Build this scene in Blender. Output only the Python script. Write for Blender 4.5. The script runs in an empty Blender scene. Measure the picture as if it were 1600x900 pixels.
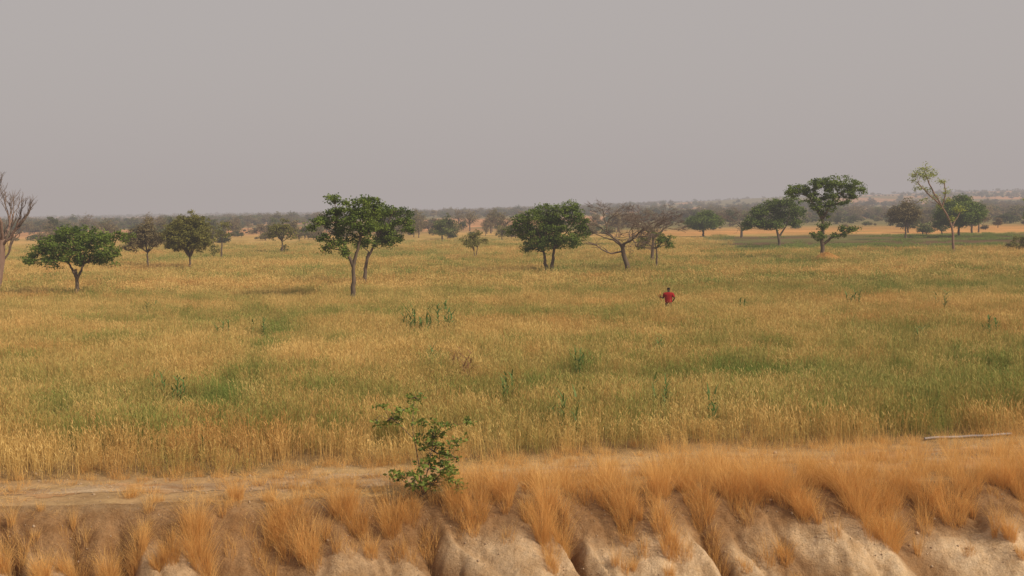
import bpy, math, random
import numpy as np
from mathutils import Vector, Matrix
rng = np.random.default_rng(7)
random.seed(7)
scene = bpy.context.scene
scene.view_settings.view_transform = 'Standard'
scene.view_settings.look = 'None'
scene.view_settings.exposure = 0
COL = scene.collection

# ------------------------------------------------------------------ noise
def _h(ix, iy, s):
    n = (ix.astype(np.int64)*374761393 + iy.astype(np.int64)*668265263 + s*1274126177) & 0xffffffff
    n = ((n ^ (n >> 13))*1274126177) & 0xffffffff
    return ((n ^ (n >> 16)) & 0xffff)/65535.0
def vn(x, y, s=0):
    x = np.asarray(x, float); y = np.asarray(y, float)
    ix = np.floor(x); iy = np.floor(y); fx = x-ix; fy = y-iy
    fx = fx*fx*(3-2*fx); fy = fy*fy*(3-2*fy)
    a = _h(ix, iy, s); b = _h(ix+1, iy, s); c = _h(ix, iy+1, s); d = _h(ix+1, iy+1, s)
    return (a*(1-fx)+b*fx)*(1-fy)+(c*(1-fx)+d*fx)*fy
def fbm(x, y, s=0, o=4):
    t = 0; a = .5; n = 0
    for i in range(o):
        t = t+a*vn(np.asarray(x)*2**i, np.asarray(y)*2**i, s+i*17); n += a; a *= .5
    return t/n
def ss(a, b, x):
    t = np.clip((x-a)/(b-a), 0, 1); return t*t*(3-2*t)

# ------------------------------------------------------------------ mesh helpers
class Geo:
    def __init__(s): s.V=[]; s.F=[]; s.M=[]; s.A={}; s.n=0
    def add(s, V, F, m=0, **attrs):
        V = np.asarray(V, float).reshape(-1, 3); F = np.asarray(F, int)
        s.V.append(V); s.F.append(F+s.n); s.M.append(np.full(len(F), m, int))
        for k, v in attrs.items():
            s.A.setdefault(k, []).append((s.n, np.broadcast_to(np.asarray(v, float), (len(V),))))
        s.n += len(V)
    def mesh(s, name, mats, smooth=False):
        V = np.concatenate(s.V); me = bpy.data.meshes.new(name)
        me.vertices.add(len(V)); me.vertices.foreach_set('co', V.ravel())
        li = np.concatenate([f.ravel() for f in s.F]).astype(np.int32)
        tot = np.concatenate([np.full(len(f), f.shape[1]) for f in s.F]).astype(np.int32)
        st = np.concatenate([[0], np.cumsum(tot)[:-1]]).astype(np.int32)
        me.loops.add(len(li)); me.loops.foreach_set('vertex_index', li)
        me.polygons.add(len(tot)); me.polygons.foreach_set('loop_start', st); me.polygons.foreach_set('loop_total', tot)
        me.polygons.foreach_set('material_index', np.concatenate(s.M).astype(np.int32))
        if smooth: me.polygons.foreach_set('use_smooth', np.ones(len(tot), bool))
        for m in mats: me.materials.append(m)
        for k, L in s.A.items():
            arr = np.zeros(len(V), np.float32)
            for o, v in L: arr[o:o+len(v)] = v
            me.attributes.new(k, 'FLOAT', 'POINT').data.foreach_set('value', arr)
        me.update(calc_edges=True); me.validate()
        return me

def tube(g, P, R, sides=6, m=0, **at):
    P = np.asarray(P, float); n = len(P)
    T = np.gradient(P, axis=0); T /= (np.linalg.norm(T, axis=1)[:, None]+1e-9)
    ref = np.array([0.31, 0.95, 0.05]) if abs(T[0][2]) > .6 else np.array([0, 0, 1.])
    A = np.cross(T, ref); A /= (np.linalg.norm(A, axis=1)[:, None]+1e-9); B = np.cross(T, A)
    th = np.arange(sides)*2*math.pi/sides
    R = np.asarray(R, float)[:, None, None]
    V = P[:, None, :]+R*(np.cos(th)[None, :, None]*A[:, None, :]+np.sin(th)[None, :, None]*B[:, None, :])
    i = np.arange(n-1)[:, None]*sides; j = np.arange(sides)[None, :]; k = (j+1) % sides
    F = np.stack([i+j, i+k, i+sides+k, i+sides+j], -1).reshape(-1, 4)
    g.add(V, F, m, **at)

def limb(g, p0, p1, r0, r1, sides=6, wob=.12, n=6, up=0.0, m=0, **at):
    p0 = np.array(p0, float); p1 = np.array(p1, float); L = np.linalg.norm(p1-p0)
    t = np.linspace(0, 1, n)[:, None]
    mid = (p0+p1)/2+rng.normal(0, wob*L, 3)+np.array([0, 0, up*L])
    P = (1-t)**2*p0+2*t*(1-t)*mid+t*t*p1
    P[1:-1] += rng.normal(0, wob*.18*L, (n-2, 3))
    tube(g, P, r0+(r1-r0)*t[:, 0]**.8, sides, m, **at)
    return P

def leaves(g, C, size, flat=1.0, m=0, asp=.55, tint=.5, droop=0.0):
    n = len(C)
    a = rng.normal(0, 1, (n, 3)); a[:, 2] = a[:, 2]*.6-droop; a /= np.linalg.norm(a, axis=1)[:, None]
    b = rng.normal(0, 1, (n, 3)); b -= (b*a).sum(1)[:, None]*a; b /= np.linalg.norm(b, axis=1)[:, None]
    L = (size*rng.uniform(.6, 1.25, n))[:, None]; W = L*asp
    V = np.stack([C-a*L*.5, C+b*W*.5+a*L*.05, C+a*L*.5, C-b*W*.5+a*L*.05], 1)
    F = np.arange(n*4).reshape(n, 4)
    g.add(V, F, m, tint=np.repeat(np.broadcast_to(tint, (n,)), 4))

def blades(g, base, az, lean, L, W, bend, nseg=3, tip=.15, m=0, tint=.5, face=None, h0=0., h1=1.):
    n = len(base); P = np.array(base, float).copy()
    pts = []; az = np.broadcast_to(az, (n,)); lean = np.broadcast_to(lean, (n,)); L = np.broadcast_to(L, (n,)); W = np.broadcast_to(W, (n,)); bend = np.broadcast_to(bend, (n,))
    f = rng.uniform(0, 2*math.pi, n) if face is None else face
    wd = np.stack([np.cos(f), np.sin(f), np.zeros(n)], 1)
    for k in range(nseg+1):
        t = k/nseg
        w = (W*(1-t*(1-tip))*.5)[:, None]
        pts.append(np.stack([P-wd*w, P+wd*w], 1))
        ang = lean+bend*(t+.5/nseg)
        P = P+(L/nseg)[:, None]*np.stack([np.sin(ang)*np.cos(az), np.sin(ang)*np.sin(az), np.cos(ang)], 1)
    V = np.stack(pts, 1)
    o = (np.arange(n)*(nseg+1)*2)[:, None, None]; k = (np.arange(nseg)*2)[None, :, None]
    F = (o+k+np.array([0, 1, 3, 2])[None, None, :]).reshape(-1, 4)
    hh = np.broadcast_to((h0+(h1-h0)*np.arange(nseg+1)/nseg)[None, :, None], (n, nseg+1, 2)).ravel()
    tt = np.repeat(np.broadcast_to(tint, (n,)), (nseg+1)*2)
    g.add(V, F, m, h=hh, tint=tt)
    return pts[-1].mean(1)

def new_obj(name, data, parent=None, **props):
    o = bpy.data.objects.new(name, data); COL.objects.link(o)
    if parent is not None: o.parent = parent
    for k, v in props.items(): o[k] = v
    return o
def empty(name, loc, **props):
    o = new_obj(name, None, **props); o.location = loc; o.empty_display_size = .3; return o

# ------------------------------------------------------------------ materials
def mat(name, rough=.9, spec=.15):
    m = bpy.data.materials.new(name); m.use_nodes = True; nt = m.node_tree
    b = nt.nodes['Principled BSDF']; b.inputs['Roughness'].default_value = rough
    b.inputs['Specular IOR Level'].default_value = spec
    return m, nt, b
def N(nt, t, **kw):
    n = nt.nodes.new(t)
    for k, v in kw.items(): setattr(n, k, v)
    return n
def val(nt, x, sock):
    if hasattr(x, 'links'): nt.links.new(x, sock)
    else: sock.default_value = x
def mixc(nt, f, a, b, mode='MIX'):
    n = N(nt, 'ShaderNodeMix', data_type='RGBA', blend_type=mode)
    val(nt, f, n.inputs[0])
    for x, i in ((a, 6), (b, 7)):
        if isinstance(x, tuple): x = (*x, 1.) if len(x) == 3 else x
        val(nt, x, n.inputs[i])
    return n.outputs[2]
def mth(nt, op, a, b=0., c=None, clamp=False):
    n = N(nt, 'ShaderNodeMath', operation=op, use_clamp=clamp)
    val(nt, a, n.inputs[0]); val(nt, b, n.inputs[1])
    if c is not None: val(nt, c, n.inputs[2])
    return n.outputs[0]
def attr(nt, name, t='GEOMETRY', out='Fac'):
    n = N(nt, 'ShaderNodeAttribute', attribute_name=name, attribute_type=t); return n.outputs[out]
def noise(nt, scale, detail=5, rough=.6, vec=None, sc3=None):
    n = N(nt, 'ShaderNodeTexNoise'); n.inputs['Scale'].default_value = scale
    n.inputs['Detail'].default_value = detail; n.inputs['Roughness'].default_value = rough
    if vec is None: vec = N(nt, 'ShaderNodeNewGeometry').outputs['Position']
    if sc3:
        mp = N(nt, 'ShaderNodeMapping'); mp.inputs['Scale'].default_value = sc3
        nt.links.new(vec, mp.inputs['Vector']); vec = mp.outputs[0]
    nt.links.new(vec, n.inputs['Vector'])
    return n.outputs['Fac']
def ramp(nt, f, a, b):
    n = N(nt, 'ShaderNodeMapRange'); val(nt, f, n.inputs[0]); n.inputs[1].default_value = a; n.inputs[2].default_value = b
    return n.outputs[0]
def bump(nt, b, h, strength, dist):
    n = N(nt, 'ShaderNodeBump'); n.inputs['Strength'].default_value = strength; n.inputs['Distance'].default_value = dist
    nt.links.new(h, n.inputs['Height']); nt.links.new(n.outputs[0], b.inputs['Normal'])
def translucent(nt, b, c, f):
    t = N(nt, 'ShaderNodeBsdfTranslucent'); nt.links.new(c, t.inputs['Color'])
    mx = N(nt, 'ShaderNodeMixShader'); mx.inputs[0].default_value = f
    nt.links.new(b.outputs[0], mx.inputs[1]); nt.links.new(t.outputs[0], mx.inputs[2])
    nt.links.new(mx.outputs[0], nt.nodes['Material Output'].inputs['Surface'])

def leaf_mat(name, dark, light, tr=.3, objvar=0.0, alt=None):
    m, nt, b = mat(name, .6, .3)
    c = mixc(nt, attr(nt, 'tint'), dark, light)
    if objvar:
        r = N(nt, 'ShaderNodeObjectInfo').outputs['Random']
        if alt: c = mixc(nt, ramp(nt, r, .25, .9), c, alt)
        hs = N(nt, 'ShaderNodeHueSaturation'); nt.links.new(c, hs.inputs['Color'])
        r2 = mth(nt, 'FRACT', mth(nt, 'MULTIPLY', r, 7.31))
        nt.links.new(mth(nt, 'MULTIPLY_ADD', r2, objvar, 1-objvar/2), hs.inputs['Value']); c = hs.outputs[0]
    nt.links.new(c, b.inputs['Base Color'])
    translucent(nt, b, c, tr)
    return m
def simple(name, a, b_, scale=6, rough=.9, bs=.4, bd=.02, sc3=None):
    m, nt, b = mat(name, rough)
    f = noise(nt, scale, sc3=sc3); c = mixc(nt, ramp(nt, f, .3, .7), a, b_)
    nt.links.new(c, b.inputs['Base Color']); bump(nt, b, f, bs, bd); return m

M_green = leaf_mat('foliage_green', (.055, .095, .014), (.20, .27, .038), tr=.35)
M_olive = leaf_mat('foliage_olive', (.12, .12, .025), (.26, .24, .055))
M_brownleaf = leaf_mat('foliage_brown', (.13, .10, .045), (.24, .19, .085))
M_pale = leaf_mat('foliage_pale', (.24, .29, .05), (.42, .46, .10))
M_far = leaf_mat('foliage_far', (.07, .095, .025), (.17, .18, .05), objvar=.7, alt=(.24, .18, .08))
M_bark = simple('bark', (.09, .065, .045), (.17, .125, .09), 9, sc3=(1, 1, .3))
M_barkred = simple('bark_red', (.19, .115, .085), (.30, .20, .15), 5, sc3=(1, 1, .3))
M_twig = simple('twig', (.13, .09, .07), (.20, .145, .11), 4)
M_sapling = leaf_mat('sapling_leaf', (.08, .125, .02), (.25, .31, .06))

# crop
m, nt, b = mat('wheat', .7, .2)
f = mth(nt, 'ADD', attr(nt, 'green', 'INSTANCER'), mth(nt, 'MULTIPLY_ADD', attr(nt, 'h'), -.36, .24))
f = mth(nt, 'ADD', f, mth(nt, 'MULTIPLY_ADD', attr(nt, 'tint'), .7, -.35), clamp=True)
gold = mixc(nt, attr(nt, 'tint'), (.52, .335, .10), (.80, .575, .225))
gold = mixc(nt, attr(nt, 'rust', 'INSTANCER'), gold, (.54, .26, .075))
c = mixc(nt, f, gold, (.205, .26, .055))
nt.links.new(c, b.inputs['Base Color']); translucent(nt, b, c, .28)
M_wheat = m
# dry grass
m, nt, b = mat('dry_grass', .7, .25)
c = mixc(nt, attr(nt, 'tint'), (.60, .32, .085), (.94, .62, .235))
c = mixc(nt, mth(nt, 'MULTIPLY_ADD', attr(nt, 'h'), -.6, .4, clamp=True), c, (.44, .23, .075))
nt.links.new(c, b.inputs['Base Color']); translucent(nt, b, c, .35)
M_dry = m
M_maize = leaf_mat('maize_leaf', (.08, .15, .035), (.16, .24, .06))
M_maizedry = leaf_mat('maize_dry', (.20, .10, .04), (.30, .17, .07))

# ------------------------------------------------------------------ terrain
def off(x): return .05*np.clip(x, -60, 60)
def field_edge(x): return 26.0+.135*np.clip(x, -60, 60)+.9*(fbm(np.asarray(x)*.45, 0, 5)-.5)
def spur(x, t):
    s = np.clip(22.6-t, -.5, 3)
    xp = x-.50*s*(.4+1.2*vn(x*.2, 0, 3))+.45*(fbm(x*.9, s*1.2, 15)-.5)
    n = vn(xp*.80, s*.25+4, 11); r = np.clip(np.abs(n-.5)/.25, 0, 1)
    n2 = vn(xp*2.3+7, s*.7, 21); r2 = np.clip(np.abs(n2-.5)/.27, 0, 1)
    return r**.7, r2**.75
def height(x, y):
    x = np.asarray(x, float); y = np.asarray(y, float)
    t = y-off(x)
    s = 22.6-t+.75*(fbm(x*.6, 0, 31)-.5)+.2*(fbm(x*2.2, 0, 32)-.5)
    r, r2 = spur(x, t)
    se = .5*(s+np.sqrt(s*s+.06))
    z = -.72*se
    deep = ss(-.3, .95, s)
    z = z-deep*(1-r)*(.34+.50*vn(x*.35, 0, 9))-deep*(1-r2)*.15
    z = z+deep*.15*(fbm(x*2.5, t*2.5, 41)-.5)+ss(-.1, .4, s)*.06*(fbm(x*8, t*8, 43)-.5)
    z = np.maximum(z, -2.7+.1*fbm(x, y, 3))
    z = np.where(t < 10, -2.7+7.1*ss(9.5, 3., t), z)
    fl = ss(22.4, 23.4, t)
    und = .14*(fbm(x*.35, y*.8, 51)-.5)+.07*(fbm(x*2.2, y*3, 52)-.5)
    rut = -.05*(np.exp(-((t-24.05-.1*np.sin(x*.5))/.14)**2)+np.exp(-((t-25.3-.1*np.sin(x*.5+.4))/.14)**2))
    z = z+fl*und+rut*ss(30, 12, np.abs(x))
    a = x/np.maximum(y, 1.)
    far = ss(400, 1900, y)
    z = z+far*(1+22*ss(-.2, .5, a))+ss(350, 1200, y)*10*(fbm(x*.003, y*.002, 61, 4)-.5)
    return z

xs = np.concatenate([-np.geomspace(40, 4600, 80)[::-1], np.arange(-39.7, -15, .25), np.arange(-15, 15, .045), np.arange(15, 39.8, .25), np.geomspace(40, 4600, 80)])
ts_b = np.concatenate([[-300, -100, -40, -20, -10, -4], np.arange(0, 19, .8), np.arange(19, 22.99, .04), [23.0]])
ts_f = np.concatenate([[23.0], np.arange(23.06, 30, .09), np.arange(30, 60, .5), np.geomspace(60, 4600, 190)])

def greenness(x, y):
    g = 1.35*(fbm(x*.075+3, y*.17, 71, 4)-.50)+1.5*(fbm(x*.16, y*.9, 72, 4)-.5)+1.0*(fbm(x*.7, y*1.8, 73, 2)-.5)
    P = [(-10.8, 28.6, 2.6, 1., .5), (-6, 28.2, 3, .8, .3), (0, 29.3, 4.5, 1.4, .35), (7.8, 28.8, 5, 1.1, .4), (10, 36, 5, 1.2, .2),
         (-16, 38.5, 4, 1.5, .3), (-10.6, 69, 2.5, 1.0, .7), (-29.7, 75, 3, 1.5, .5), (14, 33, 3, 1.3, .3), (3.2, 95, 4, 2.5, .5), (-13, 33, 3, 1.5, .2), (20, 70, 8, 3, .2), (-1, 44, 5, 1.6, .2)]
    for cx, cy, sx, sy, a in P: g = g+a*np.exp(-((x-cx)/sx)**2-((y-cy)/sy)**2)
    k = (y-33)/(58-33); lx = -8.8-3.1*k
    g = g+.8*np.exp(-((x-lx)/(.5+.1*k))**2)*ss(30, 33, y)*ss(62, 55, y)
    g = g-.45*np.exp(-((y-off(x)-26.6)/1.5)**2)
    return g+.20+.06*ss(60, 130, y)

def ground_col(x, t):
    y = t+off(x)
    def m3(a, b, f): return np.array(a)[None]*(1-f[:, None])+np.array(b)[None]*f[:, None]
    g = np.clip(greenness(x, y), 0, 1)
    soil = m3((.27, .18, .09), (.17, .15, .06), g)
    grass = m3((.50, .36, .135), (.24, .26, .07), np.clip(g*1.1, 0, 1))
    f = ss(60, 130, y); c = soil*(1-f[:, None])+grass*f[:, None]
    nz = fbm(x*.03, y*.05, 19)
    yy = y+30*(fbm(x*.025, y*.02, 23)-.5)
    pg = ss(165, 182, yy)*ss(235, 200, yy)*ss(50, 20, x)*.7
    c = c*(1-pg[:, None])+np.array((.27, .29, .11))*pg[:, None]
    pl = ss(132, 142, y+6*(fbm(x*.1, 0, 5)-.5))*ss(222, 200, yy)*ss(.15, .20, x/np.maximum(y, 1)+.04*(nz-.5))
    c = c*(1-.92*pl[:, None])+m3((.10, .062, .035), (.115, .125, .04), ss(.35, .65, fbm(x*.04, y*.1, 6)))*.92*pl[:, None]
    st = ss(205, 225, yy)*ss(330, 270, yy)*(.4+.6*ss(.06, .14, x/np.maximum(y, 1)))*ss(.25, .5, nz+.15)
    c = c*(1-st[:, None])+np.array((.54, .29, .11))*st[:, None]
    fr = ss(250, 330, yy)
    n = ss(.48, .57, fbm(x*.012, y*.006, 8))
    farc = m3((.21, .18, .08), (.54, .28, .14), n)
    c = c*(1-fr[:, None])+farc*fr[:, None]
    e = ss(.5, -.4, y-field_edge(x))
    dirt = m3((.38, .24, .13), (.50, .36, .21), fbm(x*.6, y*1.5, 91))
    return c*(1-e[:, None])+dirt*e[:, None]

def sheet(name, xs, ts, colf, m, zoff=0., mask=None, extra=None):
    X, T = np.meshgrid(xs, ts); Y = T+off(X); Z = height(X, Y)+zoff
    nx, nt_ = len(xs), len(ts)
    i = np.arange(nt_-1)[:, None]*nx; j = np.arange(nx-1)[None, :]
    F = np.stack([i+j, i+j+1, i+j+1+nx, i+j+nx], -1).reshape(-1, 4)
    if mask is not None:
        ok = mask(X, Y).ravel(); F = F[ok[F].all(1)]
    g = Geo(); g.add(np.stack([X, Y, Z], -1), F, 0, **(extra(X.ravel(), T.ravel()) if extra else {}))
    me = g.mesh(name, [m], smooth=True)
    c = colf(X.ravel(), T.ravel()); ca = me.attributes.new('col', 'FLOAT_COLOR', 'POINT')
    ca.data.foreach_set('color', np.concatenate([c, np.ones((len(c), 1))], 1).astype(np.float32).ravel())
    return new_obj(name, me)

m, nt, b = mat('ground_soil', .95, .05)
n0 = noise(nt, .05, 8, .7, sc3=(1, .5, 1)); n1 = noise(nt, 1.0, 8, .7, sc3=(1.5, 3, 1)); n2 = noise(nt, 12, 6, .7)
c = mixc(nt, 1., attr(nt, 'col', out='Color'), mixc(nt, ramp(nt, n1, .25, .75), (.66, .66, .66), (1.3, 1.27, 1.2)), 'MULTIPLY')
c = mixc(nt, 1., c, mixc(nt, ramp(nt, n0, .35, .65), (.70, .74, .64), (1.24, 1.17, 1.15)), 'MULTIPLY')
c = mixc(nt, ramp(nt, n2, .45, .75), c, mixc(nt, 1., c, (.7, .66, .6), 'MULTIPLY'))
nt.links.new(c, b.inputs['Base Color']); bump(nt, b, n2, .5, .05)
M_ground = m
m, nt, b = mat('bank_soil', .95, .05)
n1 = noise(nt, 2.2, 8, .65); n2 = noise(nt, 26, 7, .75); n3 = noise(nt, 7, 6, .7)
c = mixc(nt, ramp(nt, n1, .38, .64), attr(nt, 'col', out='Color'), mixc(nt, 1., attr(nt, 'col', out='Color'), (.70, .63, .55), 'MULTIPLY'))
c = mixc(nt, ramp(nt, n2, .48, .74), c, mixc(nt, 1., c, (.62, .57, .50), 'MULTIPLY'))
c = mixc(nt, ramp(nt, n3, .38, .68), c, mixc(nt, 1., c, (1.2, 1.17, 1.11), 'MULTIPLY'))
nt.links.new(c, b.inputs['Base Color'])
bump(nt, b, mth(nt, 'ADD', n2, mth(nt, 'MULTIPLY', n3, 2.)), .9, .055)
M_bank = m
def bank_col(x, t):
    s = 22.6-t; r, r2 = spur(x, t)
    pale = ss(.55, 1.15, s)*ss(.35, .9, r+.5*(fbm(x*1.5, t*1.5, 3)-.5))*(.5+.5*ss(-6, 6, x))
    brown = np.array((.37, .225, .115)); sand = np.array((.74, .56, .37)); dirt = np.array((.41, .27, .145))
    c = brown[None]*(1-pale[:, None])+sand[None]*pale[:, None]
    e = ss(.15, -.3, s)[:, None]; c = c*(1-e)+dirt*e
    return c
o = sheet('canal_bank', xs, ts_b, bank_col, M_bank); o['kind'] = 'structure'; o['label'] = 'eroded sandy canal bank cut by rain gullies'
o = sheet('ground', xs, ts_f, ground_col, M_ground); o['kind'] = 'structure'; o['label'] = 'flat dry farmland reaching low hazy hills'
# path along the bank
m, nt, b = mat('path_dirt', .95, .05)
n1 = noise(nt, 1.2, 8, .65, sc3=(.5, 2.2, 1)); n2 = noise(nt, 30, 6, .75); n3 = noise(nt, .7, 5, .6, sc3=(.6, 2, 1))
c = mixc(nt, ramp(nt, n1, .38, .62), (.33, .20, .105), (.57, .42, .265))
c = mixc(nt, ramp(nt, n3, .45, .6), c, mixc(nt, 1., c, (1.15, .95, .75), 'MULTIPLY'))
c = mixc(nt, ramp(nt, n2, .5, .75), c, mixc(nt, 1., c, (.6, .56, .5), 'MULTIPLY'))
nt.links.new(c, b.inputs['Base Color']); bump(nt, b, n2, .9, .05)
xp = np.arange(-40, 40, .12); tp = np.arange(23.1, 32, .1)
o = sheet('path', xp, tp, lambda x, t: np.full((len(x), 3), .4), m, .006,
          mask=lambda X, Y: (Y-off(X) > 23.25+.8*fbm(X*1.2, 0, 77)) & (Y < field_edge(X)-.35-.7*fbm(X*1.5, 3, 78)))
o['kind'] = 'structure'; o['label'] = 'bare dirt track running along the canal bank'

# ------------------------------------------------------------------ instancing of uncountable cover
def scatter(name, pts, rz, scl, idx, extra, sources, **props):
    col = bpy.data.collections.new(name+'_source')
    for k, me in enumerate(sources):
        ob = bpy.data.objects.new('%s_piece_%02d' % (name, k), me); col.objects.link(ob)
    me = bpy.data.meshes.new(name); n = len(pts)
    me.vertices.add(n); me.vertices.foreach_set('co', np.asarray(pts, np.float32).ravel())
    rv = np.zeros((n, 3), np.float32); rv[:, 2] = rz
    me.attributes.new('rot', 'FLOAT_VECTOR', 'POINT').data.foreach_set('vector', rv.ravel())
    me.attributes.new('scl', 'FLOAT_VECTOR', 'POINT').data.foreach_set('vector', np.asarray(scl, np.float32).ravel())
    me.attributes.new('idx', 'INT', 'POINT').data.foreach_set('value', np.asarray(idx, np.int32))
    for k, v in extra.items(): me.attributes.new(k, 'FLOAT', 'POINT').data.foreach_set('value', np.asarray(v, np.float32))
    ob = new_obj(name, me, kind='stuff', **props)
    ng = bpy.data.node_groups.new(name, 'GeometryNodeTree')
    ng.interface.new_socket('Geometry', in_out='INPUT', socket_type='NodeSocketGeometry')
    ng.interface.new_socket('Geometry', in_out='OUTPUT', socket_type='NodeSocketGeometry')
    gi = ng.nodes.new('NodeGroupInput'); go = ng.nodes.new('NodeGroupOutput')
    ci = ng.nodes.new('GeometryNodeCollectionInfo'); ci.inputs['Collection'].default_value = col
    ci.inputs['Separate Children'].default_value = True; ci.inputs['Reset Children'].default_value = True
    mp = ng.nodes.new('GeometryNodeMeshToPoints')
    ip = ng.nodes.new('GeometryNodeInstanceOnPoints'); ip.inputs['Pick Instance'].default_value = True
    def na(nm, ty):
        a = ng.nodes.new('GeometryNodeInputNamedAttribute'); a.data_type = ty; a.inputs['Name'].default_value = nm
        return [q for q in a.outputs if q.enabled and q.name == 'Attribute'][0]
    L = ng.links.new
    L(gi.outputs[0], mp.inputs['Mesh']); L(mp.outputs[0], ip.inputs['Points']); L(ci.outputs[0], ip.inputs['Instance'])
    L(na('idx', 'INT'), ip.inputs['Instance Index']); L(na('rot', 'FLOAT_VECTOR'), ip.inputs['Rotation']); L(na('scl', 'FLOAT_VECTOR'), ip.inputs['Scale'])
    L(ip.outputs[0], go.inputs[0])
    md = ob.modifiers.new('scatter', 'NODES'); md.node_group = ng
    return ob

def wheat_tile(n, wmul):
    g = Geo(); base = np.stack([rng.uniform(-.55, .55, n), rng.uniform(-.55, .55, n), np.zeros(n)], 1)
    L = rng.uniform(.56, .95, n)*(.85+.3*vn(base[:, 0]*2, base[:, 1]*2, 5)); tint = rng.uniform(0, 1, n)
    az = rng.normal(.4, 1.2, n); lean = np.abs(rng.normal(0, .09, n)); bend = rng.uniform(0, .22, n)
    top = blades(g, base, az, lean, L, .0075*wmul, bend, 2, .7, tint=tint, h0=0, h1=.8)
    blades(g, top-np.array([0, 0, .02]), az, lean+bend+rng.uniform(0, .5, n), rng.uniform(.08, .13, n), .018*wmul, .4, 2, .35, tint=np.clip(tint+.12, 0, 1), h0=.85, h1=1)
    for _ in range(2):
        k = rng.uniform(.2, .75, n)
        p = base+(top-base)*k[:, None]
        blades(g, p, rng.uniform(0, 6.28, n), rng.uniform(.2, .7, n), rng.uniform(.18, .34, n), .009*wmul, rng.uniform(.6, 1.9, n), 2, .2, tint=rng.uniform(0, 1, n), h0=.2, h1=.6)
    return g.mesh('wheat_tile', [M_wheat])
tiles = [wheat_tile(125, 1.0) for _ in range(7)]+[wheat_tile(80, 1.75) for _ in range(4)]
def grid_pts(y0, y1, step, pad):
    out = []
    for y in np.arange(y0, y1, step):
        hw = .49*y+pad; x = np.arange(-hw, hw, step)
        out.append(np.stack([x, np.full(len(x), y)], 1))
    p = np.concatenate(out); return p+rng.uniform(-.5, .5, p.shape)*step
near = grid_pts(21, 75, .80, 5); mid = grid_pts(75, 208, 1.35, 10)
near = near[near[:, 1] > field_edge(near[:, 0])+.35]
a = mid[:, 0]/mid[:, 1]
plot = ((mid[:, 1] > 134+6*(vn(mid[:, 0]*.1, 0, 4)-.5)) & (a > .17+.03*vn(mid[:, 1]*.1, 0, 4)))
dens_ = np.where(plot, .45*ss(.38, .65, fbm(mid[:, 0]*.05, mid[:, 1]*.12, 29)), 1.15-ss(150, 208, mid[:, 1]))
sel = rng.uniform(0, 1, len(mid)) < dens_
mid = mid[sel]; plot = plot[sel]
allp = np.concatenate([near, mid]); x, y = allp[:, 0], allp[:, 1]
n = len(allp); isn = np.arange(n) < len(near); pl_ = np.concatenate([np.zeros(len(near), bool), plot])
gr = greenness(x, y)+rng.normal(0, .17, n); gr = np.where(pl_, 1.1, gr)
hm = .70+.46*fbm(x*.22, y*.5, 81)+.07*rng.normal(size=n)
hm = hm*(1-.42*ss(.34, .05, vn(x*.9, y*1.4, 82)))
hm = np.where((y-field_edge(x)) < 1.2, hm*.85, hm)
lx = -8.8-3.1*(y-33)/25
hm = hm*np.where(y > 165, .8, 1)*(1-.2*np.exp(-((x-lx)/.7)**2)*ss(30, 33, y)*ss(62, 55, y))
hm = np.where((((x-8.1)/1.3)**2+((y-55.6)/2.2)**2) < 1, np.maximum(hm, 1.1), hm); hm = np.where(pl_, .4, hm)
scl = np.stack([np.where(isn, 1.05, 1.5), np.where(isn, 1.05, 1.5), hm], 1)
idx = np.where(isn, rng.integers(0, 7, n), rng.integers(7, 11, n))
rust = np.clip(1.8*(fbm(x*.16, y*.4, 83)-.50)+rng.normal(0, .14, n), 0, .8)
scatter('wheat_field', np.stack([x, y, height(x, y)-.01], 1), rng.uniform(-.5, .5, n)+rng.integers(0, 4, n)*math.pi/2, scl, idx, {'green': gr, 'rust': rust}, tiles, label='ripening golden wheat crop with green patches')

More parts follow.
